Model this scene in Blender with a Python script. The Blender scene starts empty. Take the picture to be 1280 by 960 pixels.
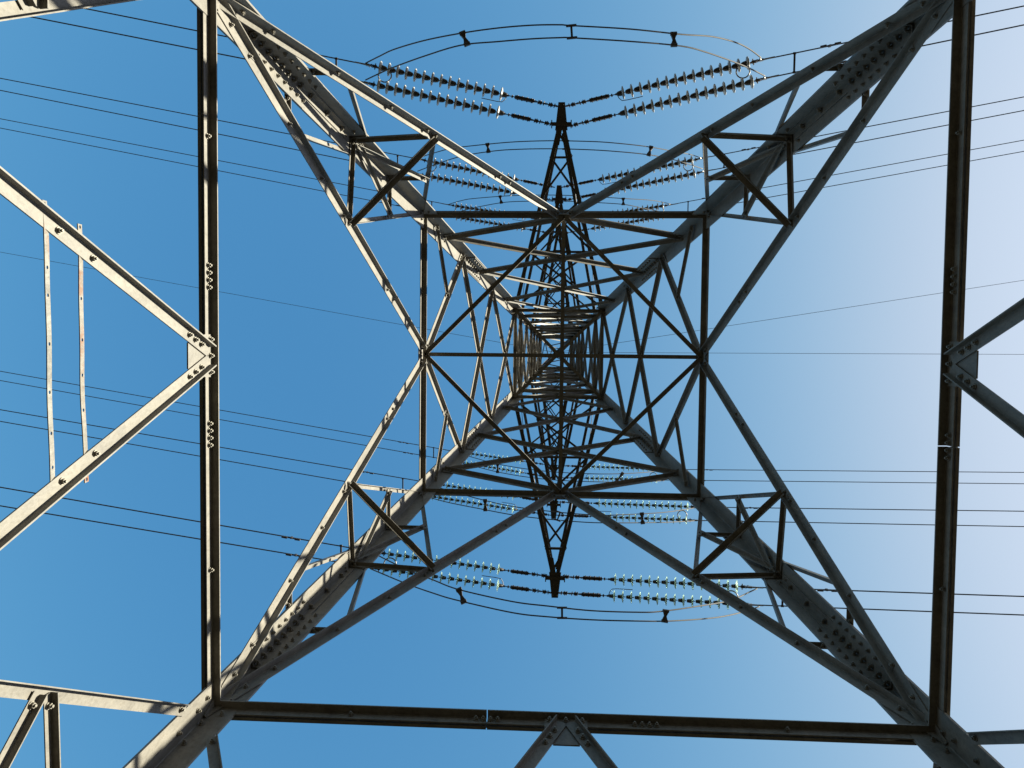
import bpy, bmesh, math, random
from mathutils import Vector, Matrix, Euler
PI = math.pi
scene = bpy.context.scene
# ---------------------------------------------------------------- camera, sky, sun, exposure
cam_d = bpy.data.cameras.new('camera'); cam = bpy.data.objects.new('camera', cam_d); scene.collection.objects.link(cam)
scene.camera = cam
cam_d.sensor_fit = 'HORIZONTAL'; cam_d.sensor_width = 36; cam_d.lens = 36*959.187/1280
cam_d.clip_start = .05; cam_d.clip_end = 5000
# lens frame: x right, y down, z forward; rows of the solved rotation
R_ = Matrix.Rotation(.01288, 3, 'Z') @ Matrix.Rotation(.05251, 3, 'Y') @ Matrix.Rotation(.0429, 3, 'X')
cam.matrix_world = Matrix.Translation((-.142, -.0621, 1.5)) @ (R_.transposed() @ Matrix(((1, 0, 0), (0, -1, 0), (0, 0, -1)))).to_4x4()

SUN_EL, SUN_AZ = math.radians(22), math.radians(-4)      # azimuth measured from +X towards +Y
world = bpy.data.worlds.new('World'); scene.world = world; world.use_nodes = True
nt = world.node_tree
sky = nt.nodes.new('ShaderNodeTexSky'); sky.sky_type = 'NISHITA'; sky.sun_disc = False
sky.sun_elevation = SUN_EL; sky.sun_rotation = PI/2 - SUN_AZ
sky.altitude = 0; sky.air_density = 1.0; sky.dust_density = 4.0; sky.ozone_density = 3.0
EXPO = 1.55
# the camera's colour response for the sky: one power curve per channel
sep = nt.nodes.new('ShaderNodeSeparateColor'); cmb = nt.nodes.new('ShaderNodeCombineColor')
nt.links.new(sky.outputs[0], sep.inputs[0])
c_ = .15*2**EXPO
k_ = .15*2**.95      # level the curves were fitted at
for i, (A_, g_, M_, n_) in enumerate(((3.05, 1.9, .68, 2), (1.43, 1.15, .82, 3), (.933, .65, 1.2, 4))):
    pw = nt.nodes.new('ShaderNodeMath'); pw.operation = 'POWER'; pw.inputs[1].default_value = g_
    ml = nt.nodes.new('ShaderNodeMath'); ml.operation = 'MULTIPLY'; ml.inputs[1].default_value = A_*k_**g_/c_
    # highlight shoulder: p / (1 + (p/M)^n)^(1/n)
    def math_(op, a, b):
        m_ = nt.nodes.new('ShaderNodeMath'); m_.operation = op
        for k_, v_ in enumerate((a, b)):
            if isinstance(v_, (int, float)): m_.inputs[k_].default_value = v_
            else: nt.links.new(v_, m_.inputs[k_])
        return m_.outputs[0]
    nt.links.new(sep.outputs[i], pw.inputs[0]); nt.links.new(pw.outputs[0], ml.inputs[0])
    p_ = ml.outputs[0]
    q_ = math_('POWER', math_('ADD', math_('POWER', math_('DIVIDE', p_, M_/c_), n_), 1.0), 1/n_)
    nt.links.new(math_('DIVIDE', p_, q_), cmb.inputs[i])
nt.links.new(cmb.outputs[0], nt.nodes['Background'].inputs['Color']); nt.nodes['Background'].inputs['Strength'].default_value = .15
sun_d = bpy.data.lights.new('sun', 'SUN'); sun = bpy.data.objects.new('sun', sun_d); scene.collection.objects.link(sun)
sun_d.energy = 5.0; sun_d.angle = math.radians(.5); sun_d.color = (1, .95, .77)
sdir = Vector((math.cos(SUN_EL)*math.cos(SUN_AZ), math.cos(SUN_EL)*math.sin(SUN_AZ), math.sin(SUN_EL)))
sun.rotation_euler = sdir.to_track_quat('Z', 'Y').to_euler(); sun.location = (30, 0, 30)
scene.view_settings.view_transform = 'Standard'; scene.view_settings.look = 'None'; scene.view_settings.exposure = EXPO; scene.view_settings.gamma = 1

# world positions of strings (tower end, line end, wire yaw) and jumper loops, metres above the lens
STRINGS=[('n', 'low', 'A', [-0.098, -6.346, 20.0], [-4.931, -7.273, 19.55], -0.1808),
 ('n', 'low', 'B', [-0.195, -5.881, 20.0], [-4.971, -6.824, 19.55], -0.1791),
 ('n', 'low', 'C', [0.121, -6.351, 20.0], [4.911, -7.303, 19.55], -0.1753),
 ('n', 'low', 'D', [0.195, -5.843, 20.0], [5.019, -6.855, 19.55], -0.1799),
 ('n', 'mid', 'A', [-0.188, -6.072, 28.4], [-5.071, -6.985, 27.95], -0.1775),
 ('n', 'mid', 'B', [-0.269, -5.607, 28.4], [-5.156, -6.454, 27.95], -0.1855),
 ('n', 'mid', 'C', [0.134, -6.071, 28.4], [5.061, -6.989, 27.95], -0.1744),
 ('n', 'mid', 'D', [0.228, -5.587, 28.4], [5.156, -6.524, 27.95], -0.1769),
 ('n', 'top', 'A', [-0.142, -6.063, 35.8], [-4.994, -6.745, 35.35], -0.1774),
 ('n', 'top', 'B', [-0.209, -5.513, 35.8], [-4.954, -6.235, 35.35], -0.1816),
 ('n', 'top', 'C', [0.19, -6.064, 35.8], [5.087, -6.751, 35.35], -0.1733),
 ('n', 'top', 'D', [0.271, -5.514, 35.8], [5.096, -6.285, 35.35], -0.1727),
 ('s', 'low', 'A', [-0.106, 6.29, 20.0], [-4.792, 5.611, 19.55], -0.1627),
 ('s', 'low', 'B', [-0.148, 5.856, 20.0], [-4.646, 5.207, 19.55], -0.1688),
 ('s', 'low', 'C', [0.089, 6.285, 20.0], [4.96, 6.317, 19.55], -0.0119),
 ('s', 'low', 'D', [0.126, 5.849, 20.0], [4.949, 5.864, 19.55], -0.0127),
 ('s', 'mid', 'A', [-0.15, 6.031, 28.4], [-4.824, 5.292, 27.95], -0.1679),
 ('s', 'mid', 'B', [-0.186, 5.536, 28.4], [-4.708, 4.813, 27.95], -0.1634),
 ('s', 'mid', 'C', [0.118, 6.025, 28.4], [5.133, 6.008, 27.95], -0.0177),
 ('s', 'mid', 'D', [0.141, 5.529, 28.4], [5.18, 5.518, 27.95], -0.0218),
 ('s', 'top', 'A', [-0.212, 5.823, 35.8], [-4.835, 5.052, 35.35], -0.1698),
 ('s', 'top', 'B', [-0.219, 5.258, 35.8], [-4.8, 4.602, 35.35], -0.1685),
 ('s', 'top', 'C', [0.162, 5.835, 35.8], [5.038, 5.777, 35.35], -0.0199),
 ('s', 'top', 'D', [0.192, 5.269, 35.8], [5.101, 5.284, 35.35], -0.0202)]
JUMPERS={('n', 'low', 'inner'): [[-4.971, -6.894, 19.55], [-4.455, -6.87, 18.992], [-3.977, -6.843, 18.502], [-3.145, -6.796, 17.743], [-2.249, -6.776, 17.106], [-1.392, -6.695, 16.724],
                         [-0.667, -6.687, 16.578], [-0.074, -6.693, 16.55], [0.179, -6.687, 16.55], [1.404, -6.664, 16.708], [2.573, -6.776, 17.275], [3.194, -6.822, 17.745], [4.034, -6.872, 18.522],
                         [4.513, -6.901, 19.019], [4.998, -6.914, 19.55]],
 ('n', 'low', 'outer'): [[-4.972, -7.313, 19.55], [-4.481, -7.286, 19.014], [-4.025, -7.261, 18.542], [-3.156, -7.142, 17.739], [-2.212, -7.026, 17.071], [-1.394, -6.978, 16.715],
                         [-0.67, -6.969, 16.575], [-0.078, -6.961, 16.55], [0.159, -6.942, 16.551], [1.41, -6.929, 16.729], [2.576, -7.049, 17.328], [3.383, -7.256, 17.985], [4.054, -7.38, 18.641],
                         [4.484, -7.404, 19.099], [4.89, -7.361, 19.55]],
 ('n', 'mid', 'inner'): [[-5.127, -6.554, 27.95], [-4.417, -6.577, 27.151], [-3.331, -6.622, 26.122], [-2.16, -6.602, 25.363], [-1.282, -6.578, 25.06], [-0.275, -6.562, 24.952],
                         [0.647, -6.543, 24.968], [1.525, -6.536, 25.12], [2.77, -6.576, 25.711], [3.655, -6.61, 26.412], [4.362, -6.619, 27.115], [5.097, -6.622, 27.95]],
 ('n', 'mid', 'outer'): [[-5.071, -7.042, 27.95], [-4.328, -7.01, 27.104], [-3.583, -6.968, 26.366], [-2.163, -6.845, 25.371], [-1.284, -6.823, 25.062], [-0.278, -6.816, 24.952],
                         [0.644, -6.804, 24.97], [1.522, -6.806, 25.13], [2.827, -6.848, 25.789], [3.912, -6.92, 26.728], [4.543, -6.993, 27.406], [5.004, -7.017, 27.95]],
 ('n', 'top', 'inner'): [[-4.917, -6.308, 35.35], [-4.195, -6.342, 34.534], [-3.366, -6.374, 33.753], [-2.233, -6.411, 33.003], [-1.096, -6.383, 32.631], [0.081, -6.368, 32.55],
                         [1.425, -6.341, 32.664], [2.778, -6.363, 33.219], [3.591, -6.333, 33.817], [5.059, -6.356, 35.35]],
 ('n', 'top', 'outer'): [[-4.958, -6.781, 35.35], [-4.359, -6.795, 34.67], [-3.793, -6.776, 34.103], [-2.236, -6.673, 32.995], [-1.099, -6.633, 32.629], [0.078, -6.617, 32.55],
                         [1.421, -6.587, 32.662], [2.773, -6.608, 33.207], [4.127, -6.742, 34.293], [5.087, -6.787, 35.35]],
 ('s', 'low', 'inner'): [[-4.666, 5.25, 19.55], [-4.452, 5.273, 19.307], [-3.61, 5.316, 18.409], [-2.85, 5.344, 17.707], [-2.213, 5.394, 17.229], [-0.967, 5.449, 16.665], [-0.173, 5.492, 16.557],
                         [0.785, 5.57, 16.566], [1.834, 5.653, 16.796], [2.339, 5.702, 17.034], [3.21, 5.772, 17.636], [4.204, 5.904, 18.559], [4.858, 5.899, 19.264], [5.11, 5.901, 19.55]],
 ('s', 'low', 'outer'): [[-4.813, 5.643, 19.55], [-4.314, 5.629, 19.006], [-3.581, 5.628, 18.266], [-2.898, 5.625, 17.664], [-2.275, 5.631, 17.213], [-0.964, 5.692, 16.651], [-0.17, 5.729, 16.555],
                         [0.789, 5.772, 16.568], [1.782, 5.844, 16.777], [2.576, 5.958, 17.164], [3.585, 6.136, 17.925], [4.223, 6.247, 18.527], [4.792, 6.319, 19.121], [5.181, 6.36, 19.55]],
 ('s', 'mid', 'inner'): [[-4.737, 4.844, 27.95], [-3.785, 4.894, 26.858], [-2.542, 4.969, 25.757], [-1.422, 5.072, 25.171], [0.164, 5.191, 24.95], [1.448, 5.278, 25.058], [2.173, 5.301, 25.3],
                         [3.749, 5.42, 26.407], [5.152, 5.539, 27.95]],
 ('s', 'mid', 'outer'): [[-4.824, 5.322, 27.95], [-3.769, 5.303, 26.761], [-2.534, 5.286, 25.705], [-1.418, 5.348, 25.15], [-0.383, 5.417, 24.963], [1.057, 5.511, 24.996], [2.18, 5.575, 25.32],
                         [3.761, 5.775, 26.444], [5.133, 6.023, 27.95]],
 ('s', 'top', 'inner'): [[-4.8, 4.621, 35.35], [-3.7, 4.715, 34.144], [-2.478, 4.859, 33.186], [-1.134, 4.979, 32.653], [0.234, 5.075, 32.55], [2.05, 5.154, 32.836], [3.777, 5.248, 33.959],
                         [5.066, 5.314, 35.35]],
 ('s', 'top', 'outer'): [[-4.834, 5.07, 35.35], [-3.693, 5.089, 34.106], [-2.473, 5.206, 33.164], [-1.13, 5.323, 32.646], [0.238, 5.418, 32.55], [2.057, 5.501, 32.849], [3.789, 5.663, 33.995],
                         [5.039, 5.814, 35.35]]}
# ---------------------------------------------------------------- helpers
H = 1.5                                   # camera height: tower tables are relative to the lens
V = Vector
random.seed(4)
col = scene.collection

def link(name, bm, mats, parent=None, smooth=False, recalc=True):
    if recalc: bmesh.ops.recalc_face_normals(bm, faces=bm.faces)
    me = bpy.data.meshes.new(name); bm.to_mesh(me); bm.free()
    for m in (mats if isinstance(mats, (list, tuple)) else [mats]): me.materials.append(m)
    if smooth:
        for f in me.polygons: f.use_smooth = True
    o = bpy.data.objects.new(name, me); col.objects.link(o)
    if parent: o.parent = parent
    return o

def empty(name, loc=(0, 0, 0)):
    o = bpy.data.objects.new(name, None); o.location = loc; o.empty_display_size = .3
    col.objects.link(o); return o

def tag(o, label=None, cat=None, group=None, kind=None):
    if label: o['label'] = label
    if cat: o['category'] = cat
    if group: o['group'] = group
    if kind: o['kind'] = kind
    return o

def copy_tree(o, parent=None):
    c = o.copy(); col.objects.link(c)
    if parent: c.parent = parent
    for ch in list(o.children): copy_tree(ch, c)
    return c

def add_prism(bm, pts, off, mi=0):
    """extrude polygon pts (Vectors) by vector off"""
    a = [bm.verts.new(p) for p in pts]; b = [bm.verts.new(p + off) for p in pts]
    n = len(pts); fs = [bm.faces.new(a), bm.faces.new(b[::-1])]
    for i in range(n): fs.append(bm.faces.new((a[i], b[i], b[(i+1) % n], a[(i+1) % n])))
    for f in fs: f.material_index = mi

def add_L(bm, p, q, A, B, wa, wb, t):
    """angle section, heel on p-q, flanges along A and B"""
    d = (q - p).normalized()
    A = (A - d*A.dot(d)).normalized(); B = (B - d*B.dot(d) - A*B.dot(A)).normalized()
    prof = [V((0, 0)), V((wa, 0)), V((wa, t)), V((t*1.25, t)), V((t, t*1.25)), V((t, wb)), V((0, wb))]
    add_prism(bm, [p + A*v.x + B*v.y for v in prof], q - p)

def add_bar(bm, p, q, u, w, t, mi=0):
    d = (q - p).normalized(); u = (u - d*u.dot(d)).normalized(); v = d.cross(u)
    add_prism(bm, [p + u*(w/2) + v*(t/2), p - u*(w/2) + v*(t/2), p - u*(w/2) - v*(t/2), p + u*(w/2) - v*(t/2)], q - p, mi)

def add_cyl(bm, p, q, r0, r1=None, n=8, mi=0):
    r1 = r0 if r1 is None else r1
    d = (q - p).normalized(); u = d.orthogonal().normalized(); v = d.cross(u)
    a = [bm.verts.new(p + (u*math.cos(2*PI*i/n) + v*math.sin(2*PI*i/n))*r0) for i in range(n)]
    b = [bm.verts.new(q + (u*math.cos(2*PI*i/n) + v*math.sin(2*PI*i/n))*r1) for i in range(n)]
    fs = [bm.faces.new(a), bm.faces.new(b[::-1])] + [bm.faces.new((a[i], b[i], b[(i+1) % n], a[(i+1) % n])) for i in range(n)]
    for f in fs: f.material_index = mi

def add_tube(bm, pts, r, n=6, mi=0, closed=False):
    rings = []
    N = len(pts)
    for i, p in enumerate(pts):
        if closed: d = (pts[(i+1) % N] - pts[i-1])
        else: d = pts[min(i+1, N-1)] - pts[max(i-1, 0)]
        d.normalize()
        u = d.cross(V((0, 0, 1)))
        if u.length < 1e-3: u = d.cross(V((0, 1, 0)))
        u.normalize(); v = d.cross(u)
        rings.append([bm.verts.new(p + (u*math.cos(2*PI*k/n) + v*math.sin(2*PI*k/n))*r) for k in range(n)])
    for i in range(N if closed else N-1):
        a, b = rings[i], rings[(i+1) % N]
        for k in range(n):
            f = bm.faces.new((a[k], b[k], b[(k+1) % n], a[(k+1) % n])); f.material_index = mi
    if not closed: bm.faces.new(rings[0]); bm.faces.new(rings[-1][::-1])

def add_lathe(bm, prof, n=16, mi=0):
    """prof: list of (x, r) revolved about local X"""
    rings = []
    for x, r in prof:
        rings.append([bm.verts.new(V((x, r*math.cos(2*PI*k/n), r*math.sin(2*PI*k/n)))) for k in range(n)])
    for a, b in zip(rings, rings[1:]):
        for k in range(n):
            f = bm.faces.new((a[k], b[k], b[(k+1) % n], a[(k+1) % n])); f.material_index = mi
    f = bm.faces.new(rings[0]); f.material_index = mi
    f = bm.faces.new(rings[-1][::-1]); f.material_index = mi

# ---------------------------------------------------------------- materials
def mat(name): 
    m = bpy.data.materials.new(name); m.use_nodes = True
    nt = m.node_tree; return m, nt, nt.nodes['Principled BSDF']

def steel(name, base, dark, rough=.55, rust=.0, metallic=0., scale=1.):
    m, nt, b = mat(name)
    N, L = nt.nodes.new, nt.links.new
    tc = N('ShaderNodeTexCoord')
    n1 = N('ShaderNodeTexNoise'); n1.inputs['Scale'].default_value = 2.3*scale; n1.inputs['Detail'].default_value = 6; n1.inputs['Roughness'].default_value = .7
    L(tc.outputs['Object'], n1.inputs['Vector'])
    r1 = N('ShaderNodeValToRGB'); r1.color_ramp.elements[0].position = .3; r1.color_ramp.elements[1].position = .68
    r1.color_ramp.elements[0].color = (*dark, 1); r1.color_ramp.elements[1].color = (*base, 1)
    L(n1.outputs['Fac'], r1.inputs['Fac'])
    n2 = N('ShaderNodeTexNoise'); n2.inputs['Scale'].default_value = 38*scale; n2.inputs['Detail'].default_value = 5
    L(tc.outputs['Object'], n2.inputs['Vector'])
    r2 = N('ShaderNodeValToRGB'); r2.color_ramp.elements[0].position = .28; r2.color_ramp.elements[1].position = .5
    r2.color_ramp.elements[0].color = (.62, .57, .48, 1); r2.color_ramp.elements[1].color = (1, 1, 1, 1)
    L(n2.outputs['Fac'], r2.inputs['Fac'])
    mx = N('ShaderNodeMixRGB'); mx.blend_type = 'MULTIPLY'; mx.inputs[0].default_value = .55
    L(r1.outputs[0], mx.inputs[1]); L(r2.outputs[0], mx.inputs[2])
    vo = N('ShaderNodeTexVoronoi'); vo.inputs['Scale'].default_value = 16*scale; L(tc.outputs['Object'], vo.inputs['Vector'])
    n4 = N('ShaderNodeTexNoise'); n4.inputs['Scale'].default_value = 8*scale; n4.inputs['Detail'].default_value = 7; n4.inputs['Roughness'].default_value = .8
    mp = N('ShaderNodeMapping'); mp.inputs['Scale'].default_value = (1, 1, .3); L(tc.outputs['Object'], mp.inputs['Vector']); L(mp.outputs[0], n4.inputs['Vector'])
    r4 = N('ShaderNodeMapRange'); r4.inputs['From Min'].default_value = .35; r4.inputs['From Max'].default_value = .65; r4.inputs['To Min'].default_value = .68; r4.inputs['To Max'].default_value = 1.06
    L(n4.outputs['Fac'], r4.inputs['Value'])
    vb = N('ShaderNodeRGBToBW'); L(vo.outputs['Color'], vb.inputs[0])
    rv = N('ShaderNodeMapRange'); rv.inputs['To Min'].default_value = .90; rv.inputs['To Max'].default_value = 1.06; L(vb.outputs[0], rv.inputs['Value'])
    mm = N('ShaderNodeMath'); mm.operation = 'MULTIPLY'; L(r4.outputs[0], mm.inputs[0]); L(rv.outputs[0], mm.inputs[1])
    m5 = N('ShaderNodeVectorMath'); m5.operation = 'SCALE'; L(mx.outputs[0], m5.inputs[0]); L(mm.outputs[0], m5.inputs['Scale'])
    out = m5.outputs[0]
    if rust > 0:
        n3 = N('ShaderNodeTexNoise'); n3.inputs['Scale'].default_value = 3.1; n3.inputs['Detail'].default_value = 8; n3.inputs['Roughness'].default_value = .75
        L(tc.outputs['Object'], n3.inputs['Vector'])
        r3 = N('ShaderNodeValToRGB'); r3.color_ramp.elements[0].position = 1-rust; r3.color_ramp.elements[1].position = min(1, 1.12-rust)
        L(n3.outputs['Fac'], r3.inputs['Fac'])
        m2 = N('ShaderNodeMixRGB'); L(r3.outputs[0], m2.inputs[0]); L(out, m2.inputs[1]); m2.inputs[2].default_value = (.16, .065, .025, 1)
        out = m2.outputs[0]
    L(out, b.inputs['Base Color'])
    rr = N('ShaderNodeMapRange'); rr.inputs['To Min'].default_value = rough-.1; rr.inputs['To Max'].default_value = rough+.15
    L(n1.outputs['Fac'], rr.inputs['Value']); L(rr.outputs[0], b.inputs['Roughness'])
    b.inputs['Metallic'].default_value = metallic
    bp = N('ShaderNodeBump'); bp.inputs['Strength'].default_value = .35; bp.inputs['Distance'].default_value = .004
    L(n2.outputs['Fac'], bp.inputs['Height']); L(bp.outputs[0], b.inputs['Normal'])
    return m

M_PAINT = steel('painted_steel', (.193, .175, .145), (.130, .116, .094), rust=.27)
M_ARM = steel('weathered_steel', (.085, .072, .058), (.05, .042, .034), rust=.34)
M_BOLT = steel('bolt_steel', (.24, .22, .18), (.15, .135, .11), rough=.5, metallic=.25, scale=4)
M_STRAP = steel('galvanised_steel', (.24, .23, .205), (.15, .14, .12), rough=.5, rust=.42, scale=3)
M_RUSTY = steel('rusty_galvanised_steel', (.24, .22, .19), (.15, .135, .11), rough=.55, rust=.52, scale=3)
M_FIT = steel('fitting_steel', (.14, .12, .11), (.07, .06, .055), rough=.5, metallic=.3, rust=.4, scale=5)
M_RING = steel('horn_steel', (.42, .40, .37), (.3, .28, .26), rough=.4, metallic=.3, scale=4)
M_WIRE = steel('aluminium_wire', (.12, .11, .10), (.07, .065, .06), rough=.7, metallic=.1, scale=6)
M_CAP = steel('cap_iron', (.10, .085, .075), (.055, .05, .045), rough=.55, metallic=.2, rust=.3, scale=8)
def porcelain():
    m, nt, b = mat('grey_porcelain')
    n = nt.nodes.new('ShaderNodeTexNoise'); n.inputs['Scale'].default_value = 14
    r = nt.nodes.new('ShaderNodeValToRGB'); r.color_ramp.elements[0].color = (.36, .35, .33, 1); r.color_ramp.elements[1].color = (.52, .51, .48, 1)
    nt.links.new(n.outputs['Fac'], r.inputs['Fac']); nt.links.new(r.outputs[0], b.inputs['Base Color'])
    b.inputs['Roughness'].default_value = .38
    return m
def glass():
    m, nt, b = mat('green_glass')
    n = nt.nodes.new('ShaderNodeTexNoise'); n.inputs['Scale'].default_value = 9
    r = nt.nodes.new('ShaderNodeValToRGB'); r.color_ramp.elements[0].color = (.50, .64, .58, 1); r.color_ramp.elements[1].color = (.64, .76, .70, 1)
    nt.links.new(n.outputs['Fac'], r.inputs['Fac']); nt.links.new(r.outputs[0], b.inputs['Base Color'])
    b.inputs['Roughness'].default_value = .12; b.inputs['IOR'].default_value = 1.25; b.inputs['Transmission Weight'].default_value = .55
    tr = nt.nodes.new('ShaderNodeBsdfTranslucent'); tr.inputs[0].default_value = (.60, .72, .64, 1)
    mx = nt.nodes.new('ShaderNodeMixShader'); mx.inputs[0].default_value = .5
    nt.links.new(b.outputs[0], mx.inputs[1]); nt.links.new(tr.outputs[0], mx.inputs[2])
    nt.links.new(mx.outputs[0], nt.nodes['Material Output'].inputs['Surface'])
    return m
M_PORC, M_GLASS = porcelain(), glass()

# ---------------------------------------------------------------- ground
def grass_mat():
    m, nt, b = mat('pasture'); N, L = nt.nodes.new, nt.links.new
    tc = N('ShaderNodeTexCoord'); a = N('ShaderNodeTexNoise'); a.inputs['Scale'].default_value = .35; a.inputs['Detail'].default_value = 12; a.inputs['Roughness'].default_value = .75
    L(tc.outputs['Object'], a.inputs['Vector'])
    r = N('ShaderNodeValToRGB'); r.color_ramp.elements[0].position = .3; r.color_ramp.elements[1].position = .7
    r.color_ramp.elements[0].color = (.010, .009, .005, 1); r.color_ramp.elements[1].color = (.034, .026, .013, 1)
    L(a.outputs['Fac'], r.inputs['Fac']); L(r.outputs[0], b.inputs['Base Color']); b.inputs['Roughness'].default_value = .95; b.inputs['Specular IOR Level'].default_value = .1
    bp = N('ShaderNodeBump'); bp.inputs['Distance'].default_value = .05; L(a.outputs['Fac'], bp.inputs['Height']); L(bp.outputs[0], b.inputs['Normal'])
    return m
bm = bmesh.new()
G = 40
gv = [[bm.verts.new(((i/G-.5)*1600, (j/G-.5)*1600, 0)) for j in range(G+1)] for i in range(G+1)]
for i in range(G):
    for j in range(G): bm.faces.new((gv[i][j], gv[i+1][j], gv[i+1][j+1], gv[i][j+1]))
for v in bm.verts:
    d = math.hypot(v.co.x, v.co.y)
    if d > 60: v.co.z = -(1-math.cos(v.co.x*.013)*math.cos(v.co.y*.011))*1.2*min(1, (d-60)/100)
tag(link('ground', bm, grass_mat()), kind='structure')

# ---------------------------------------------------------------- the tower
W0, Z0, W1, Z1, K = 2.902, 6.0, 2.1853, 11.886, .12175
ZW, ZT, WT, ZP = 20.0, 37.5, .789, 43.0
WW = W0 - K*(ZW-Z0)
def W(z): return W0 - K*(z-Z0) if z <= ZW else WW + (WT-WW)*(z-ZW)/(ZT-ZW)
def P(x, y, z): return V((x, y, z + H))
tower = tag(empty('lattice_tower'), 'tall grey steel lattice pylon seen from inside its base looking straight up', 'pylon')
FACES = {'n': (0, -1), 's': (0, 1), 'w': (-1, 0), 'e': (1, 0)}
def fpt(face, a, z):
    """point on a tower face: a is the coordinate along the face, z height above lens"""
    fx, fy = FACES[face]; w = W(z)
    return P(fx*w if fx else a, fy*w if fy else a, z)
def fnor(face, z):
    fx, fy = FACES[face]; k = K if z < ZW else (WW-WT)/(ZT-ZW)
    return V((fx, fy, k)).normalized()
BOLTS = []
def add_bolts(p, q, n, w, side=0., ends=(2, 2), gap=.075, inset=.07):
    d = (q-p).normalized()
    for base, dd, cnt in ((p, d, ends[0]), (q, -d, ends[1])):
        for i in range(cnt): BOLTS.append((base + dd*(inset + gap*i), -n))
def brace(name, face, p, q, b=.09, c=.07, t=.009, off=-.02, bolts=(2, 2), parent=None, flip=False, m=None):
    """face angle: one flange in the face, the other standing inwards at its upper edge"""
    n = fnor(face, (p.z+q.z)/2 - H); d = (q-p).normalized()
    u = n.cross(d).normalized()
    if u.z < 0: u = -u
    if flip: u = -u
    p2, q2 = p + u*(b/2) + n*off, q + u*(b/2) + n*off
    bm = bmesh.new(); add_L(bm, p2, q2, -u, -n, b, c, t)
    o = link(name, bm, m or M_PAINT, parent or tower)
    if bolts: add_bolts(p + n*(off-t), q + n*(off-t), n, b, ends=bolts)
    return o

# legs
LEG = .235
CORN = [(-1, -1), (1, -1), (1, 1), (-1, 1)]
for sx, sy in CORN:
    bm = bmesh.new()
    pts = [(-1.5, W(-1.5)), (ZW, W(ZW)), (ZT, W(ZT))]
    for (za, wa), (zb, wb), f in ((pts[0], pts[1], LEG), (pts[1], pts[2], .16)):
        add_L(bm, P(sx*wa, sy*wa, za), P(sx*wb, sy*wb, zb), V((-sx, 0, 0)), V((0, -sy, 0)), f, f, .02)
    leg = link('leg', bm, M_PAINT, tower)
    bm = bmesh.new(); w = W(-1.5)
    add_prism(bm, [V((sx*(w-.1)+a*.45, sy*(w-.1)+b*.45, -.3)) for a, b in CORN], V((0, 0, .55)))
    mc, nt, bs = (None, None, None)
    ft = link('concrete_footing', bm, M_CONC if 'M_CONC' in globals() else steel('concrete', (.34, .33, .31), (.25, .24, .22), rough=.85), tower)
    # inner splice angles with their rows of bolts
    for za, zb, f, rows in ((6.63, 7.66, .225, 8), (14.62, 15.85, .20, 8)):
        t = .02; bm = bmesh.new(); o = .021
        pa, pb = P(sx*(W(za)-o), sy*(W(za)-o), za), P(sx*(W(zb)-o), sy*(W(zb)-o), zb)
        add_L(bm, pa, pb, V((-sx, 0, 0)), V((0, -sy, 0)), f, f, .016)
        sp = link('splice_angle', bm, M_PAINT, leg)
        if za < 10:      # narrower packing angle running on up the heel
            bm = bmesh.new(); zc_ = 8.85
            add_L(bm, pb + V((0, 0, .003)), P(sx*(W(zc_)-o), sy*(W(zc_)-o), zc_), V((-sx, 0, 0)), V((0, -sy, 0)), .085, .085, .014)
            link('heel_angle', bm, M_PAINT, leg)
            for zz_ in (7.8, 8.2, 8.6):
                BOLTS.append((P(sx*(W(zz_)-.065), sy*(W(zz_)-.036), zz_), V((0, -sy, 0)))); BOLTS.append((P(sx*(W(zz_)-.036), sy*(W(zz_)-.065), zz_), V((-sx, 0, 0))))
        for i in range(rows):
            s = (i+.5)/rows
            c = pa.lerp(pb, s)
            for dist, ds in ((.05, 0), (.155, .5/rows)):
                cc = pa.lerp(pb, min(1, s+ds-.25/rows))
                BOLTS.append((cc + V((-sx*dist, -sy*.016, 0)), V((0, -sy, 0))))
                BOLTS.append((cc + V((-sx*.016, -sy*dist, 0)), V((-sx, 0, 0))))
    for z in (5.55, 5.8, 5.93, 6.1, 8.75, 8.95, 9.25, 10.3, 11.75, 12.0, 13.1, 17.1):
        s = random.uniform(.05, .16)
        BOLTS.append((P(sx*(W(z)-s), sy*(W(z)-.02), z), V((0, -sy, 0))))
        s = random.uniform(.05, .16)
        BOLTS.append((P(sx*(W(z)-.02), sy*(W(z)-s), z), V((-sx, 0, 0))))

def plate(name, face, pts, off, t=.012, m=None):
    """gusset lying in a face; pts = (a, z) list"""
    q = [fpt(face, a, z) for a, z in pts]; n = fnor(face, pts[0][1])
    bm = bmesh.new(); add_prism(bm, [v + n*off for v in q], -n*t)
    return link(name, bm, m or M_PAINT, tower)

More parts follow.
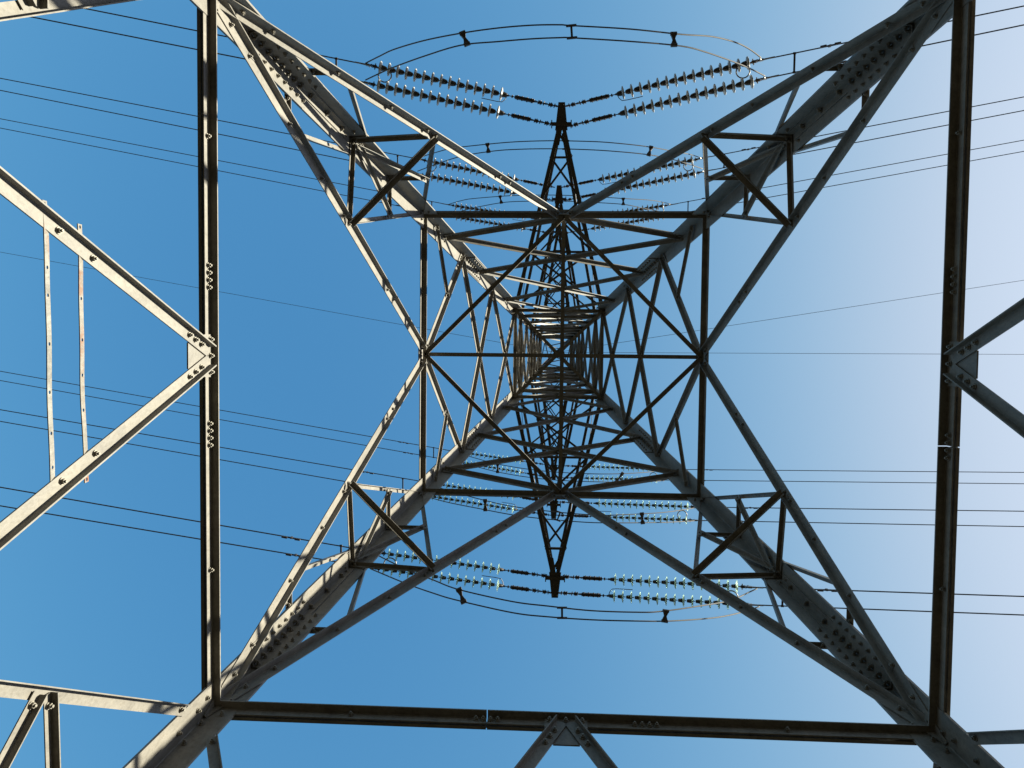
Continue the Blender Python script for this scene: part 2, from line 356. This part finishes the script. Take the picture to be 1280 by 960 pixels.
for face in 'nswe':
    # frame at the first level: two angles back to back, split where they are jointed
    n = fnor(face, Z0); up = V((0, 0, 1))
    cut = -.63 if face in 'ns' else .63
    w = W(Z0) - .02
    for a0, a1 in (((-w, cut-.004), (cut+.004, w)) if face in 'se' else ((-w, w),)):
        bm = bmesh.new()
        p, q = fpt(face, a0, Z0), fpt(face, a1, Z0)
        u = V((-n.x*n.z, -n.y*n.z, 1-n.z*n.z)).normalized()
        add_L(bm, p + u*.040 - n*.006, q + u*.040 - n*.006, -u, V((-n.x, -n.y, 0)), .088, .075, .011)
        add_L(bm, p - u*.048 + n*.010, q - u*.048 + n*.010, u, V((n.x, n.y, 0)), .075, .028, .011)
        link('frame_beam', bm, M_PAINT, tower)
    for c in (-.63, .63):
        for k in (-1.5, -.5, .5, 1.5): BOLTS.append((fpt(face, c+k*.058, Z0-.005) - n*.017, -n))
        bm = bmesh.new(); p, q = fpt(face, c-.16, Z0), fpt(face, c+.16, Z0)
        add_bar(bm, p + n*.029, q + n*.029, u, .06, .012); link('joint_plate', bm, M_PAINT, tower)
    for c in (-1.73, 1.73, -.13, 0, .13): BOLTS.append((fpt(face, c, Z0-.005) - n*(.017 if abs(c) > .5 else .032), -n))
    # K braces down to the footings and their gusset
    plate('gusset_plate', face, [(-.17, 6.045), (.17, 6.045), (.17, 5.93), (.1, 5.70), (-.1, 5.70), (-.17, 5.93)], -.019)
    for s in (-1, 1):
        p, q = fpt(face, s*.035, 5.965), fpt(face, s*3.34, -1.3)
        kb = brace('knee_brace', face, p, q, .098, .062, .011, off=-.033, bolts=None)
        d = (q-p).normalized()
        for i in range(3): BOLTS.append((p + d*(.13+.085*i) - n*.045, -n))
        for zz in (4.40, 4.68): BOLTS.append((fpt(face, s*(6-zz)*.463, zz) - n*.045, -n))
        # light redundants between leg and K brace
        def kp(z): return fpt(face, s*(.035+(5.965-z)*.455), z)
        a, b = fpt(face, s*(W(5.62)-.24), 5.62), kp(3.10)
        brace('redundant_brace', face, a, b, .085, .055, .008, off=-.03, bolts=(1, 1))
        nn = a.lerp(b, .54)
        zz = nn.z - H
        brace('redundant_brace', face, nn, fpt(face, s*(W(zz)-.04), zz+.02), .06, .055, .008, off=-.045, bolts=(1, 1))
        brace('redundant_brace', face, a.lerp(b, .57), fpt(face, s*(W(2.9)-.04), 2.9), .06, .055, .008, off=-.045, bolts=(1, 1))
        b2 = kp(1.4); brace('redundant_brace', face, b, fpt(face, s*(W(2.7)-.04), 2.7), .06, .055, .008, off=-.03, bolts=None)
        brace('redundant_brace', face, fpt(face, s*(W(2.7)-.04), 2.7), b2, .06, .055, .008, off=-.03, bolts=None)
        # main diagonals from the corner to the middle of the second frame
        A, B = fpt(face, s*(W0+.02), Z0-.10), fpt(face, s*.06, Z1-.05)
        brace('main_diagonal', face, A, B, .115, .070, .010, off=-.024, bolts=(0, 2))
        D = lambda t: A.lerp(B, t)
        for t in (.07, .12, .245, .37, .47, .495, .72, .76): BOLTS.append((D(t) - n*.035, -n))
        def legp(z, o=.04): return fpt(face, s*(W(z)-o), z)
        d0, d1, d2 = D(.185), D(.25), D(.49)
        c1 = fpt(face, s*(W(Z1)-.02), Z1-.1); md = d2.lerp(c1, .47)
        R = dict(b=.055, c=.045, t=.007)
        brace('redundant_brace', face, d0.lerp(legp(d0.z-H, .19), .3), legp(d0.z-H, .19), off=.012, bolts=(1, 1), **R)
        brace('redundant_brace', face, d1.lerp(legp(d1.z-H, .19), .2), legp(d1.z-H, .19), off=.012, bolts=(1, 1), **R)
        brace('redundant_brace', face, D(.26).lerp(legp(8.93, .19), .08), legp(8.93, .19), off=.012, bolts=(1, 1), **R)
        brace('redundant_brace', face, d2, legp(8.93, .02), b=.055, c=.052, t=.007, off=-.03, bolts=(1, 1))
        brace('redundant_brace', face, d2, c1, off=-.003, bolts=(1, 1), **R)
        brace('redundant_brace', face, legp(9.0, .03), md, b=.06, c=.05, t=.007, off=-.06, bolts=(1, 1))
        brace('redundant_brace', face, md, legp(md.z-H, .03), off=-.03, bolts=(1, 1), **R)
        for zz in (d2,):
            pass
    # second frame
    p, q = fpt(face, -W1+.02, Z1), fpt(face, W1-.02, Z1)
    brace('frame_beam', face, p, q, .09, .088, .012, off=.018, bolts=(2, 2))
    plate('gusset_plate', face, [(-.2, Z1+.12), (.2, Z1+.12), (.14, Z1-.2), (-.14, Z1-.2)], -.008)

# corner plan braces (hips) where the diagonals are propped
for sx, sy in CORN:
    tt = .49
    def dn(face, s):
        A, B = fpt(face, s*(W0+.02), Z0-.10), fpt(face, s*.06, Z1-.05); return A.lerp(B, tt)
    a = dn('n' if sy < 0 else 's', sx) + V((0, -sy*.07, -.02)); b = dn('w' if sx < 0 else 'e', sy) + V((-sx*.07, 0, -.02))
    n = V((-sx, -sy, 0)).normalized()
    bm = bmesh.new(); add_L(bm, a, b, n, V((0, 0, -1)), .07, .05, .008); link('plan_brace', bm, M_PAINT, tower)

# plan bracing of the second frame: a diamond and a cross
zc = Z1 - .06
w = W1 - .06
mids = [V((0, -w, 0)), V((w, 0, 0)), V((0, w, 0)), V((-w, 0, 0))]
for i in range(4):
    a, b = mids[i], mids[(i+1) % 4]; m_ = (a+b)/2; inn = (-m_).normalized()
    a = P(a.x, a.y, zc-.02); b = P(b.x, b.y, zc-.02)
    bm = bmesh.new(); add_L(bm, a + inn*.04, b + inn*.04, -inn, V((0, 0, -1)), .068, .045, .008); link('plan_brace', bm, M_PAINT, tower)
for a, b, s in (((-w, 0), (w, 0), V((0, 1, 0))), ((0, -w), (0, w), V((1, 0, 0)))):
    z = zc + (.015 if a[0] else .03)
    bm = bmesh.new(); add_L(bm, P(*a, z)-s*.03, P(*b, z)-s*.03, s, V((0, 0, 1)), .06, .055, .008); link('plan_brace', bm, M_PAINT, tower)
# diaphragm cross at the waist
for i, (a, b) in enumerate((((-1, -1), (1, 1)), ((1, -1), (-1, 1)))):
    w = WW - .06; z = ZW - .05 + .016*i
    p, q = P(a[0]*w, a[1]*w, z), P(b[0]*w, b[1]*w, z); sd = V((0, 0, 1)).cross((q-p).normalized())
    bm = bmesh.new(); add_L(bm, p - sd*.04, q - sd*.04, sd, V((0, 0, 1)), .08, .07, .009); link('plan_brace', bm, M_PAINT, tower)
# body lacing: V from the second frame, then X panels
NS = [13.07, 15.66, 18.67]
WE = [14.3, 17.08, 20.0]
def xpanel(face, za, zb, b, c, t, name='lacing_bar', o1=-.03, o2=-.003):
    e = .05
    for s, off in ((1, o1), (-1, o2)):
        p, q = fpt(face, s*(W(za)-e), za), fpt(face, -s*(W(zb)-e), zb)
        sg = s if face in 'ns' else -s
        brace(name, face, p, q, b, c, t, off=off, bolts=(2, 2))
for face in 'nswe':
    zz = NS if face in 'ns' else WE
    for s in (-1, 1):
        mid = fpt(face, s*.05, Z1+.06); lp = fpt(face, s*(W(zz[0])-.05), zz[0])
        brace('lacing_bar', face, mid, lp, .10, .075, .009, off=-.03 if s == -1 else -.003, bolts=(2, 2))
        if face in 'we':
            brace('redundant_brace', face, mid.lerp(lp, .52), fpt(face, s*(W(12.45)-.04), 12.45), .055, .05, .008, off=-.05, bolts=(1, 1))
    xpanel(face, zz[0], zz[1], .095, .075, .009)
    xpanel(face, zz[1], zz[2], .09, .07, .009)
    cage = [zz[2]] if face in 'we' else [zz[2]]
    lv = [20.0, 22.3, 25.4, 28.4, 30.6, 33.2, 35.8, 37.5]
    if face in 'ns':
        # short half panel up to the lowest crossarm
        for s in (-1, 1): brace('lacing_bar', face, fpt(face, s*(W(18.67)-.05), 18.67), fpt(face, s*.03, 20.0), .08, .06, .008, off=-.03, bolts=(2, 1))
    for i in range(len(lv)-1):
        xpanel(face, lv[i], lv[i+1], .095, .08, .009, 'cage_brace')
    for z in (20.0, 22.3, 28.4, 30.6, 35.8, 37.5):
        brace('frame_beam', face, fpt(face, -W(z)+.02, z), fpt(face, W(z)-.02, z), .09, .08, .009, off=-.03, bolts=None)

# earth wire peak
apex = P(0.03, -.01, ZP)
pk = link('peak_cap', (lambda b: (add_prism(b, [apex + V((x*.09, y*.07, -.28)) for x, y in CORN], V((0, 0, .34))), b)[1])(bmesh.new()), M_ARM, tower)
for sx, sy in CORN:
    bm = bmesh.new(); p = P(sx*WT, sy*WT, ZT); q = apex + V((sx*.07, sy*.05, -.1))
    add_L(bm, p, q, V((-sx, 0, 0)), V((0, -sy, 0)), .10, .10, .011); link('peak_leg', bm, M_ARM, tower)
for k in range(4):
    (ax, ay), (bx, by) = CORN[k], CORN[(k+1) % 4]
    for i, (f0, f1) in enumerate(((0, .3), (.3, .55), (.55, .75))):
        for (cx, cy), (dx, dy) in (((ax, ay), (bx, by)),):
            if i % 2: (cx, cy), (dx, dy) = (dx, dy), (cx, cy)
            p = P(cx*WT, cy*WT, ZT).lerp(apex, f0); q = P(dx*WT, dy*WT, ZT).lerp(apex, f1)
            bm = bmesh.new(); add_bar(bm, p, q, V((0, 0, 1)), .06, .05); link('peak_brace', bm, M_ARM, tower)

# crossarms: four chords to a plated tip, laced on every side
ARMS = {}
TIPS = {('n', 'low'): (.005, -5.86, -6.45), ('n', 'mid'): (.015, -5.60, -6.14), ('n', 'top'): (.05, -5.55, -6.17),
        ('s', 'low'): (-.005, 5.86, 6.42), ('s', 'mid'): (-.03, 5.60, 6.17), ('s', 'top'): (-.02, 5.35, 5.96)}
ZL = {'low': (20.0, 22.3), 'mid': (28.4, 30.6), 'top': (35.8, 37.5)}
WORD = {'low': 'lowest', 'mid': 'middle', 'top': 'highest'}
SIDE = {'n': 'top', 's': 'bottom'}
for (side, lv), (tx, yi, yo) in TIPS.items():
    zb, zt = ZL[lv]; sg = -1 if side == 'n' else 1
    arm = tag(empty('crossarm', (0, sg*W(zb), zb+H)), f'{WORD[lv]} crossarm reaching to the {SIDE[side]} of the photo'); arm.parent = tower
    loc = V(arm.location)
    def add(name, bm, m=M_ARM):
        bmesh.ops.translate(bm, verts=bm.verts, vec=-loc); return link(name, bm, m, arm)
    body_b = {s: P(s*(W(zb)-.02), sg*(W(zb)-.03), zb) for s in (-1, 1)}
    body_t = {s: P(s*(W(zt)-.04), sg*(W(zt)-.03), zt) for s in (-1, 1)}
    tip_b = {s: P(tx + s*.10, yi, zb) for s in (-1, 1)}
    tip_t = {s: P(tx + s*.085, yi - sg*.12, zb+.22) for s in (-1, 1)}
    for s in (-1, 1):
        bm = bmesh.new(); add_L(bm, body_b[s], tip_b[s], V((-s, 0, 0)), V((0, 0, 1)), .10, .10, .011); add('bottom_chord', bm)
        bm = bmesh.new(); add_L(bm, body_t[s], tip_t[s], V((-s, 0, 0)), V((0, 0, -1)), .08, .08, .010); add('top_chord', bm)
    f = [0, .32, .60, .835, .985]
    bl = lambda s, t: body_b[s].lerp(tip_b[s], t) + V((0, 0, .012)); tl = lambda s, t: body_t[s].lerp(tip_t[s], t) - V((0, 0, .012))
    for i in range(len(f)-1):
        t0, t1 = f[i], f[i+1]
        kind = 'x' if i in (0, 1, 2) else 'z'
        for s in ((-1, 1) if kind == 'x' else ((1,) if i % 2 else (-1,))):
            p, q = bl(s, t0), bl(-s, t1)
            bm = bmesh.new(); add_bar(bm, p + V((0, 0, .012*(s+1))), q + V((0, 0, .012*(s+1))), V((1, 0, 0)), .055, .010); add('lattice_bar', bm)
            if i < 2 and s == 1 - 2*i:
                bm = bmesh.new(); add_bar(bm, tl(s, t0) - V((0, 0, .012*(s+1))), tl(-s, t1) - V((0, 0, .012*(s+1))), V((1, 0, 0)), .045, .010); add('lattice_bar', bm)
        if i in (1, 3):
            bm = bmesh.new(); add_L(bm, bl(-1, t0 if i == 3 else t0), bl(1, t0), V((0, 1, 0)), V((0, 0, 1)), .06, .05, .008); add('lattice_bar', bm)
        for s in (-1, 1):
            if i < 4:
                p, q = (bl(s, t0), tl(s, t1)) if i % 2 else (tl(s, t0), bl(s, t1))
                bm = bmesh.new(); add_bar(bm, p - V((s*.02, 0, 0)), q - V((s*.02, 0, 0)), V((0, 1, 0)), .05, .010); add('lattice_bar', bm)
    # tip: tapering plates, the crosshead and hanger lugs
    bm = bmesh.new()
    add_prism(bm, [P(tx-.16, yi-sg*.12, zb-.012), P(tx+.16, yi-sg*.12, zb-.012), P(tx+.085, yo, zb-.012), P(tx-.085, yo, zb-.012)], V((0, 0, .02)))
    add_prism(bm, [P(tx-.13, yi-sg*.5, zb-.013), P(tx-.05, yi-sg*.5, zb-.013), P(tx+.02, yi-sg*.1, zb-.013), P(tx-.14, yi-sg*.1, zb-.013)], V((0, 0, .012)))
    for s in (-1, 1):
        add_prism(bm, [P(tx+s*.15, yi-sg*.1, zb+.02), P(tx+s*.08, yo, zb+.02), P(tx+s*.08, yo, zb+.20), P(tx+s*.10, yi-sg*.1, zb+.26)], V((-s*.012, 0, 0)))
    add('tip_plate', bm)
    bm = bmesh.new(); yc = yi + sg*.03
    add_prism(bm, [P(tx-.26, yc-.045, zb-.05), P(tx+.26, yc-.045, zb-.05), P(tx+.26, yc+.045, zb-.05), P(tx-.26, yc+.045, zb-.05)], V((0, 0, .035)))
    for s in (-1, 1):
        add_prism(bm, [P(tx+s*.235, yc-.09, zb-.08), P(tx+s*.262, yc-.09, zb-.08), P(tx+s*.262, yc+.09, zb-.08), P(tx+s*.235, yc+.09, zb-.08)], V((0, 0, .12)))
    add('hanger_bracket', bm)
    for s in (-1, 1):
        for yy in (yi, yo - sg*.07):
            BOLTS.append((P(tx+s*.05, yy, zb-.012), V((0, 0, -1))))

# flat perforated straps bolted outside the left face
def strap(path, wdt, t, holes):
    """path along +y: list of points; octagonal holes at given indices of unit cells"""
    bm = bmesh.new(); L = len(path)
    n = V((-1, 0, 0))
    for i in range(L-1):
        a, b = path[i], path[i+1]; d = (b-a); w = V((0, 0, 1)) * (wdt/2)
        nn = V((1, 0, .12)).normalized(); w = nn.cross(d.normalized())*(wdt/2)
        def pt(u, v, top): return a + d*u + w*v + nn*(t/2 if top else -t/2)
        if i in holes:
            outer = [(0, -1), (.5, -1), (1, -1), (1, 0), (1, 1), (.5, 1), (0, 1), (0, 0)]
            cr = .011; du = cr/d.length; dv = cr/(wdt/2)
            c = .5
            inner = [(c+du*math.cos(th), dv*math.sin(th)) for th in [math.radians(-135+45*k) for k in range(8)]]
            for top in (0, 1):
                o_ = [bm.verts.new(pt(*q, top)) for q in outer]; i_ = [bm.verts.new(pt(*q, top)) for q in inner]
                for k in range(8): bm.faces.new((o_[k], o_[(k+1) % 8], i_[(k+1) % 8], i_[k]))
                if top: 
                    for k in range(8): bm.faces.new((prev[k], prev[(k+1) % 8], i_[(k+1) % 8], i_[k]))
                prev = i_
            for sv in (-1, 1):
                bm.faces.new([bm.verts.new(pt(0, sv, 0)), bm.verts.new(pt(1, sv, 0)), bm.verts.new(pt(1, sv, 1)), bm.verts.new(pt(0, sv, 1))])
        else:
            add_prism(bm, [pt(0, -1, 0), pt(0, 1, 0), pt(0, 1, 1), pt(0, -1, 1)], d)
    bmesh.ops.remove_doubles(bm, verts=bm.verts, dist=1e-5)
    return bm
for y0, y1, z, bow, ho, lab in ((-.90, .87, 4.30, .006, (0, 9, 13, 20, 27, 33, 38, 42), None), (-.81, .785, 4.575, -.004, (0, 12, 19, 25, 31, 43), 'rust-streaked perforated flat strap')):
    path = []
    for i in range(45):
        s = i/44; path.append(P(-W(z)+.035 + bow*math.sin(PI*s) + .002*math.sin(s*17), y0+(y1-y0)*s, z + .04*s + .007*math.sin(2*PI*s+.6)))
    o = link('perforated_strap', strap(path, .05, .006, ho), M_RUSTY if lab else M_STRAP, tower)
    if lab: tag(o, lab)

# bolts: the hundred that show largest one by one, the rest as one part
def bolt_mesh(bm, p, n, r=.017, h=.022):
    add_cyl(bm, p - n*.004, p + n*.006, r*1.35, n=10); add_cyl(bm, p + n*.005, p + n*h, r, n=6); add_cyl(bm, p + n*h, p + n*(h+.012), r*.55, n=6)
cam_p = V((-.142, -.062, H))
BOLTS.sort(key=lambda b: (b[0]-cam_p).length if abs(b[0].z-H) > 4.2 else 99)
for p, n in BOLTS[:96]:
    bm = bmesh.new(); bolt_mesh(bm, V((0, 0, 0)), n.normalized()); o = link('bolt', bm, M_BOLT, tower); o.location = p
bm = bmesh.new()
for p, n in BOLTS[96:]: bolt_mesh(bm, p, n.normalized())
tag(link('bolts', bm, M_BOLT, tower), kind='stuff')

# ---------------------------------------------------------------- insulator strings
LS = 4.95
def make_string(kind, ring):
    root = empty('insulator_string')
    X = lambda x, y=0., z=0.: V((x, y, z))
    # tension links from the tower end
    bm = bmesh.new()
    add_cyl(bm, X(-.05), X(.62), .017, n=8)
    for i, x in enumerate((.03, .17, .31, .45, .58)):
        add_bar(bm, X(x-.045), X(x+.045), V((0, 1, 0)) if i % 2 else V((0, 0, 1)), .075, .022)
        add_cyl(bm, X(x, -.06), X(x, .06), .014, n=6) if i % 2 else add_cyl(bm, X(x, 0, -.06), X(x, 0, .06), .014, n=6)
        add_cyl(bm, X(x+.045, -.05), X(x+.06, .05), .016, n=6)
    link('tension_link', bm, M_FIT, root)
    bm = bmesh.new()
    add_bar(bm, X(.62, -.035), X(1.12, -.035), V((0, 0, 1)), .075, .011); add_bar(bm, X(.62, .035), X(1.12, .035), V((0, 0, 1)), .075, .011)
    for x in (.68, .80, .93, 1.05): add_cyl(bm, X(x, -.06), X(x, .06), .018, n=6)
    add_bar(bm, X(.60), X(1.13), V((0, 1, 0)), .05, .03)
    add_cyl(bm, X(1.10, 0, -.07), X(1.10, 0, .07), .018, n=6)
    link('adjuster_plate', bm, M_FIT, root)
    bm = bmesh.new(); add_cyl(bm, X(1.12), X(1.36), .013, n=8); add_cyl(bm, X(1.19, -.035), X(1.19, .035), .02, n=6); add_cyl(bm, X(1.28), X(1.34), .028, n=8); link('eye_link', bm, M_FIT, root)
    x0, pitch = 1.475, .2235
    disc_bm = bmesh.new()
    if kind == 'porcelain':
        add_lathe(disc_bm, [(-.035, .06), (-.026, .10), (-.012, .150), (0, .164), (.014, .166), (.022, .158), (.012, .12), (.03, .115), (.014, .085), (.032, .08), (.02, .04)], 20, 0)
        dm = M_PORC
    else:
        add_lathe(disc_bm, [(-.03, .055), (-.022, .10), (-.006, .145), (.004, .155), (.012, .156), (.014, .148), (.004, .12), (.02, .11), (.004, .08), (.02, .075), (.006, .04)], 20, 0)
        dm = M_GLASS
    cap_bm = bmesh.new()
    if kind == 'porcelain': add_lathe(cap_bm, [(-.165, .02), (-.16, .034), (-.148, .046), (-.12, .058), (-.08, .067), (-.04, .072), (-.03, .06)], 14, 0)
    else: add_lathe(cap_bm, [(-.14, .022), (-.13, .042), (-.05, .052), (-.025, .06), (-.02, .04)], 14, 0)
    add_cyl(cap_bm, X(-.02), X(.07), .012, n=6)
    d0 = link('insulator_disc', disc_bm, dm, root, smooth=True); c0 = link('disc_cap', cap_bm, M_CAP, d0, smooth=True)
    d0.location = (x0, 0, 0)
    for i in range(1, 15):
        d = d0.copy(); col.objects.link(d); d.parent = root; d.location = (x0 + pitch*i, 0, 0)
        c = c0.copy(); col.objects.link(c); c.parent = d
    bm = bmesh.new(); xe = x0 + pitch*14
    add_cyl(bm, X(xe+.02), X(LS-.02), .016, n=8); add_bar(bm, X(xe+.1), X(xe+.2), V((0, 1, 0)), .07, .03)
    add_cyl(bm, X(xe+.14, -.075), X(xe+.14, .075), .016, n=6); add_cyl(bm, X(xe+.22, 0, -.085), X(xe+.22, 0, .085), .02, n=6); add_bar(bm, X(xe+.18), X(xe+.27), V((0, 0, 1)), .10, .035)
    link('end_fitting', bm, M_FIT, root)
    bm = bmesh.new(); add_cyl(bm, X(LS-.10), X(LS+.32), .026, .018, n=10); add_bar(bm, X(LS-.06), X(LS+.04), V((0, 0, 1)), .07, .05); add_cyl(bm, X(LS+.0, 0, -.01), X(LS-.06, 0, -.10), .022, n=8); link('dead_end_clamp', bm, M_RING, root)
    if ring:
        bm = bmesh.new(); cx, cy, r = xe-.14, .17, .165
        add_tube(bm, [X(cx + r*math.cos(2*PI*k/28), cy + r*math.sin(2*PI*k/28)) for k in range(28)], .017, 8, closed=True)
        add_cyl(bm, X(cx + r*.8, cy - r*.6), X(xe+.12), .011, n=6)
        link('arcing_ring', bm, M_RING, root, smooth=True)
        bm = bmesh.new(); add_tube(bm, [X(1.32, 0), X(1.36, .12), X(1.42, .19), X(1.56, .205), X(1.95, .205)], .010, 6); link('arcing_horn', bm, M_FIT, root)
    return root
protos = {}
used = set()
STR_END = {}
for side, lv, key, S, E, yaw in STRINGS:
    kind = 'porcelain' if side == 'n' else 'glass'
    outer = key in 'AC'; pk = (kind, outer)
    if pk not in protos: protos[pk] = make_string(*pk); o = protos[pk]
    else: o = copy_tree(protos[pk])
    S, E = P(*S), P(*E)
    X = (E-S).normalized(); Y = V((0, 1 if side == 'n' else -1, 0)); Y = (Y - X*Y.dot(X)).normalized(); Z = X.cross(Y)
    k = (E-S).length/LS
    mtx = Matrix((X*k, Y*k, Z*k)).transposed().to_4x4(); mtx.translation = S
    o.matrix_world = mtx
    lr = 'left' if key in 'AB' else 'right'; io = 'outer' if outer else 'inner'
    glassy = 'grey porcelain' if side == 'n' else 'clear green glass'
    tag(o, f'{io} {glassy} disc string pulling {lr} from the {WORD[lv]} crossarm tip, {SIDE[side]} of photo', 'insulator', 'insulator strings on the crossarm tips')
    STR_END[(side, lv, key)] = (E, X)

# ---------------------------------------------------------------- conductors, spacers, dampers
def wire_fn(E, dirx, yaw, slope, span=320.):
    def f(s):    # s: distance along x
        return V((E.x + dirx*s, E.y + yaw*s, E.z - slope*s + slope/span*s*s))
    return f
def wire_mesh(f, r, s1=318., loc=None):
    ss = [0, 2, 4, 7, 11, 16, 22, 30, 40, 55, 75, 100, 130, 160, 190, 220, 250, 280, s1]
    bm = bmesh.new(); add_tube(bm, [f(s)-loc for s in ss], r, 6); return bm
def aim(o, p, d, up=V((0, 0, 1))):
    d = d.normalized(); Y = up.cross(d).normalized(); Z = d.cross(Y)
    m = Matrix((d, Y, Z)).transposed().to_4x4(); m.translation = p; o.matrix_world = m

def make_damper():
    r = empty('vibration_damper')
    bm = bmesh.new(); add_bar(bm, V((-.03, 0, 0)), V((.03, 0, 0)), V((0, 0, 1)), .07, .05); add_bar(bm, V((-.02, 0, -.03)), V((.02, 0, -.03)), V((0, 0, 1)), .08, .03); link('wire_clamp', bm, M_FIT, r)
    bm = bmesh.new(); add_cyl(bm, V((-.2, 0, -.07)), V((.2, 0, -.07)), .008, n=6); link('messenger_cable', bm, M_WIRE, r)
    for s in (-1, 1):
        bm = bmesh.new(); add_cyl(bm, V((s*.10, 0, -.072)), V((s*.24, 0, -.075)), .030, .026, n=10); link('damper_weight', bm, M_FIT, r)
    return r
def make_spacer(L, name='wire_spacer', fat=False):
    """bar along local Y between two wires"""
    r = empty(name); bm = bmesh.new()
    if fat:
        for s in (-1, 1): add_prism(bm, [V((-.07, s*L/2, -.03)), V((.07, s*L/2, -.03)), V((.028, 0, -.03)), V((-.028, 0, -.03))], V((0, 0, .06)))
    else: add_bar(bm, V((0, -L/2, 0)), V((0, L/2, 0)), V((1, 0, 0)), .045, .03)
    link('spacer_bar', bm, M_FIT, r)
    for s in (-1, 1):
        bm = bmesh.new(); l = .07 if fat else (.11 if name == 'jumper_spacer' else .035)
        add_cyl(bm, V((-l, s*L/2, 0)), V((l, s*L/2, 0)), .045 if fat else .028, n=10); link('spacer_clamp', bm, M_FIT, r)
    return r
pd = None; psp = None
for side, lv, key, S_, E_, yaw in STRINGS:
    E, X = STR_END[(side, lv, key)]
    lr = 'left' if key in 'AB' else 'right'; dirx = -1 if lr == 'left' else 1
    io = 'outer' if key in 'AC' else 'inner'
    f = wire_fn(E, dirx, yaw, .07)
    o = link('conductor_wire', wire_mesh(f, .0165, loc=E), M_WIRE); o.location = E
    tag(o, f'{io} wire of the twin pair running {lr} from the {WORD[lv]} crossarm, {SIDE[side]} of photo', 'power line', f'conductor wires leaving to the {lr}')
    ds = 1.95 if lr == 'left' else 1.6
    if key in 'BD': ds += .25
    if pd is None: pd = make_damper(); d = pd
    else: d = copy_tree(pd)
    aim(d, f(ds), f(ds+.1)-f(ds))
    tag(d, f'dark damper on the {io} {lr}-going wire of the {WORD[lv]} crossarm, {SIDE[side]} of photo', 'wire damper', 'vibration dampers on the wires')
    if key in 'BD':
        kA = 'A' if key == 'B' else 'C'
        EA, _ = STR_END[(side, lv, kA)]; yA = [t for t in STRINGS if t[0] == side and t[1] == lv and t[2] == kA][0][5]
        g = wire_fn(EA, dirx, yA, .07)
        sA, sB = .78, .78 + (EA.x-E.x)*dirx
        pA, pB = g(sA), f(sB)
        if psp is None: psp = make_spacer(.46); d = psp
        else: d = copy_tree(psp)
        Yv = (pB-pA).normalized(); Xv = (f(2)-f(0)).normalized(); Xv = (Xv-Yv*Xv.dot(Yv)).normalized()
        m = Matrix((Xv, Yv, Xv.cross(Yv))).transposed().to_4x4(); m.translation = (pA+pB)/2; d.matrix_world = m
        tag(d, f'short dark bar joining the twin {lr}-going wires of the {WORD[lv]} crossarm, {SIDE[side]} of photo', 'wire spacer', 'spacers on the twin wires')
for dirx, yaw, lab in ((-1, -.1698, 'thin earth wire running left from the tower peak'), (1, -.1656, 'thin earth wire slanting up to the right from the tower peak'), (1, -.0063, 'thin earth wire running level to the right from the tower peak')):
    E = P(.05*dirx+.03, -.02, ZP-.02); f = wire_fn(E, dirx, yaw*1.0, .05)
    o = link('earth_wire', wire_mesh(f, .0105, loc=E), M_WIRE); o.location = E; tag(o, lab, 'earth wire', 'earth wires from the peak')

# jumper loops
def smooth_path(pts, n=6):
    out = []
    for i in range(len(pts)-1):
        p0, p1, p2, p3 = pts[max(i-1, 0)], pts[i], pts[i+1], pts[min(i+2, len(pts)-1)]
        for k in range(n):
            t = k/n
            out.append(.5*((2*p1) + (p2-p0)*t + (2*p0-5*p1+4*p2-p3)*t*t + (3*p1-p0-3*p2+p3)*t**3))
    out.append(pts[-1]); return out
pj = {}
JP = {}
for (side, lv, io), pts in JUMPERS.items():
    path = smooth_path([P(*q) for q in pts]); JP[(side, lv, io)] = path
    c = path[len(path)//2]; bm = bmesh.new(); add_tube(bm, [q-c for q in path], .0165, 8)
    o = link('jumper_cable', bm, M_WIRE, smooth=True); o.location = c
    tag(o, f'{io} cable of the jumper loop bowing round the {WORD[lv]} crossarm tip, {SIDE[side]} of photo', 'jumper cable', 'jumper loops under the crossarms')
def at_x(path, x): 
    return min(path, key=lambda q: abs(q.x-x))
SPX = {'low': (-2.15, .16, 2.45), 'mid': (-2.3, .15, 2.95), 'top': (-2.4, 2.8)}
for side in 'ns':
    for lv, xs in SPX.items():
        for i, x in enumerate(xs):
            a, b = at_x(JP[(side, lv, 'outer')], x), at_x(JP[(side, lv, 'inner')], x)
            fat = not (len(xs) == 3 and i == 1)
            kk = (fat, lv)
            L = (b-a).length
            d = make_spacer(L, 'jumper_spacer', fat) if kk not in pj else copy_tree(pj[kk])
            if kk not in pj: pj[kk] = d; pj[(kk, 'L')] = L
            Yv = (b-a).normalized(); Xv = V((1, 0, 0)); Xv = (Xv-Yv*Xv.dot(Yv)).normalized(); sc = L/pj[(kk, 'L')]
            m = Matrix((Xv, Yv*sc, Xv.cross(Yv))).transposed().to_4x4(); m.translation = (a+b)/2; d.matrix_world = m
            pos = ['left', 'middle', 'right'][i] if len(xs) == 3 else ['left', 'right'][i]
            tag(d, f'{pos} spacer on the jumper loop of the {WORD[lv]} crossarm, {SIDE[side]} of photo', 'jumper spacer', 'spacers on the jumper loops')
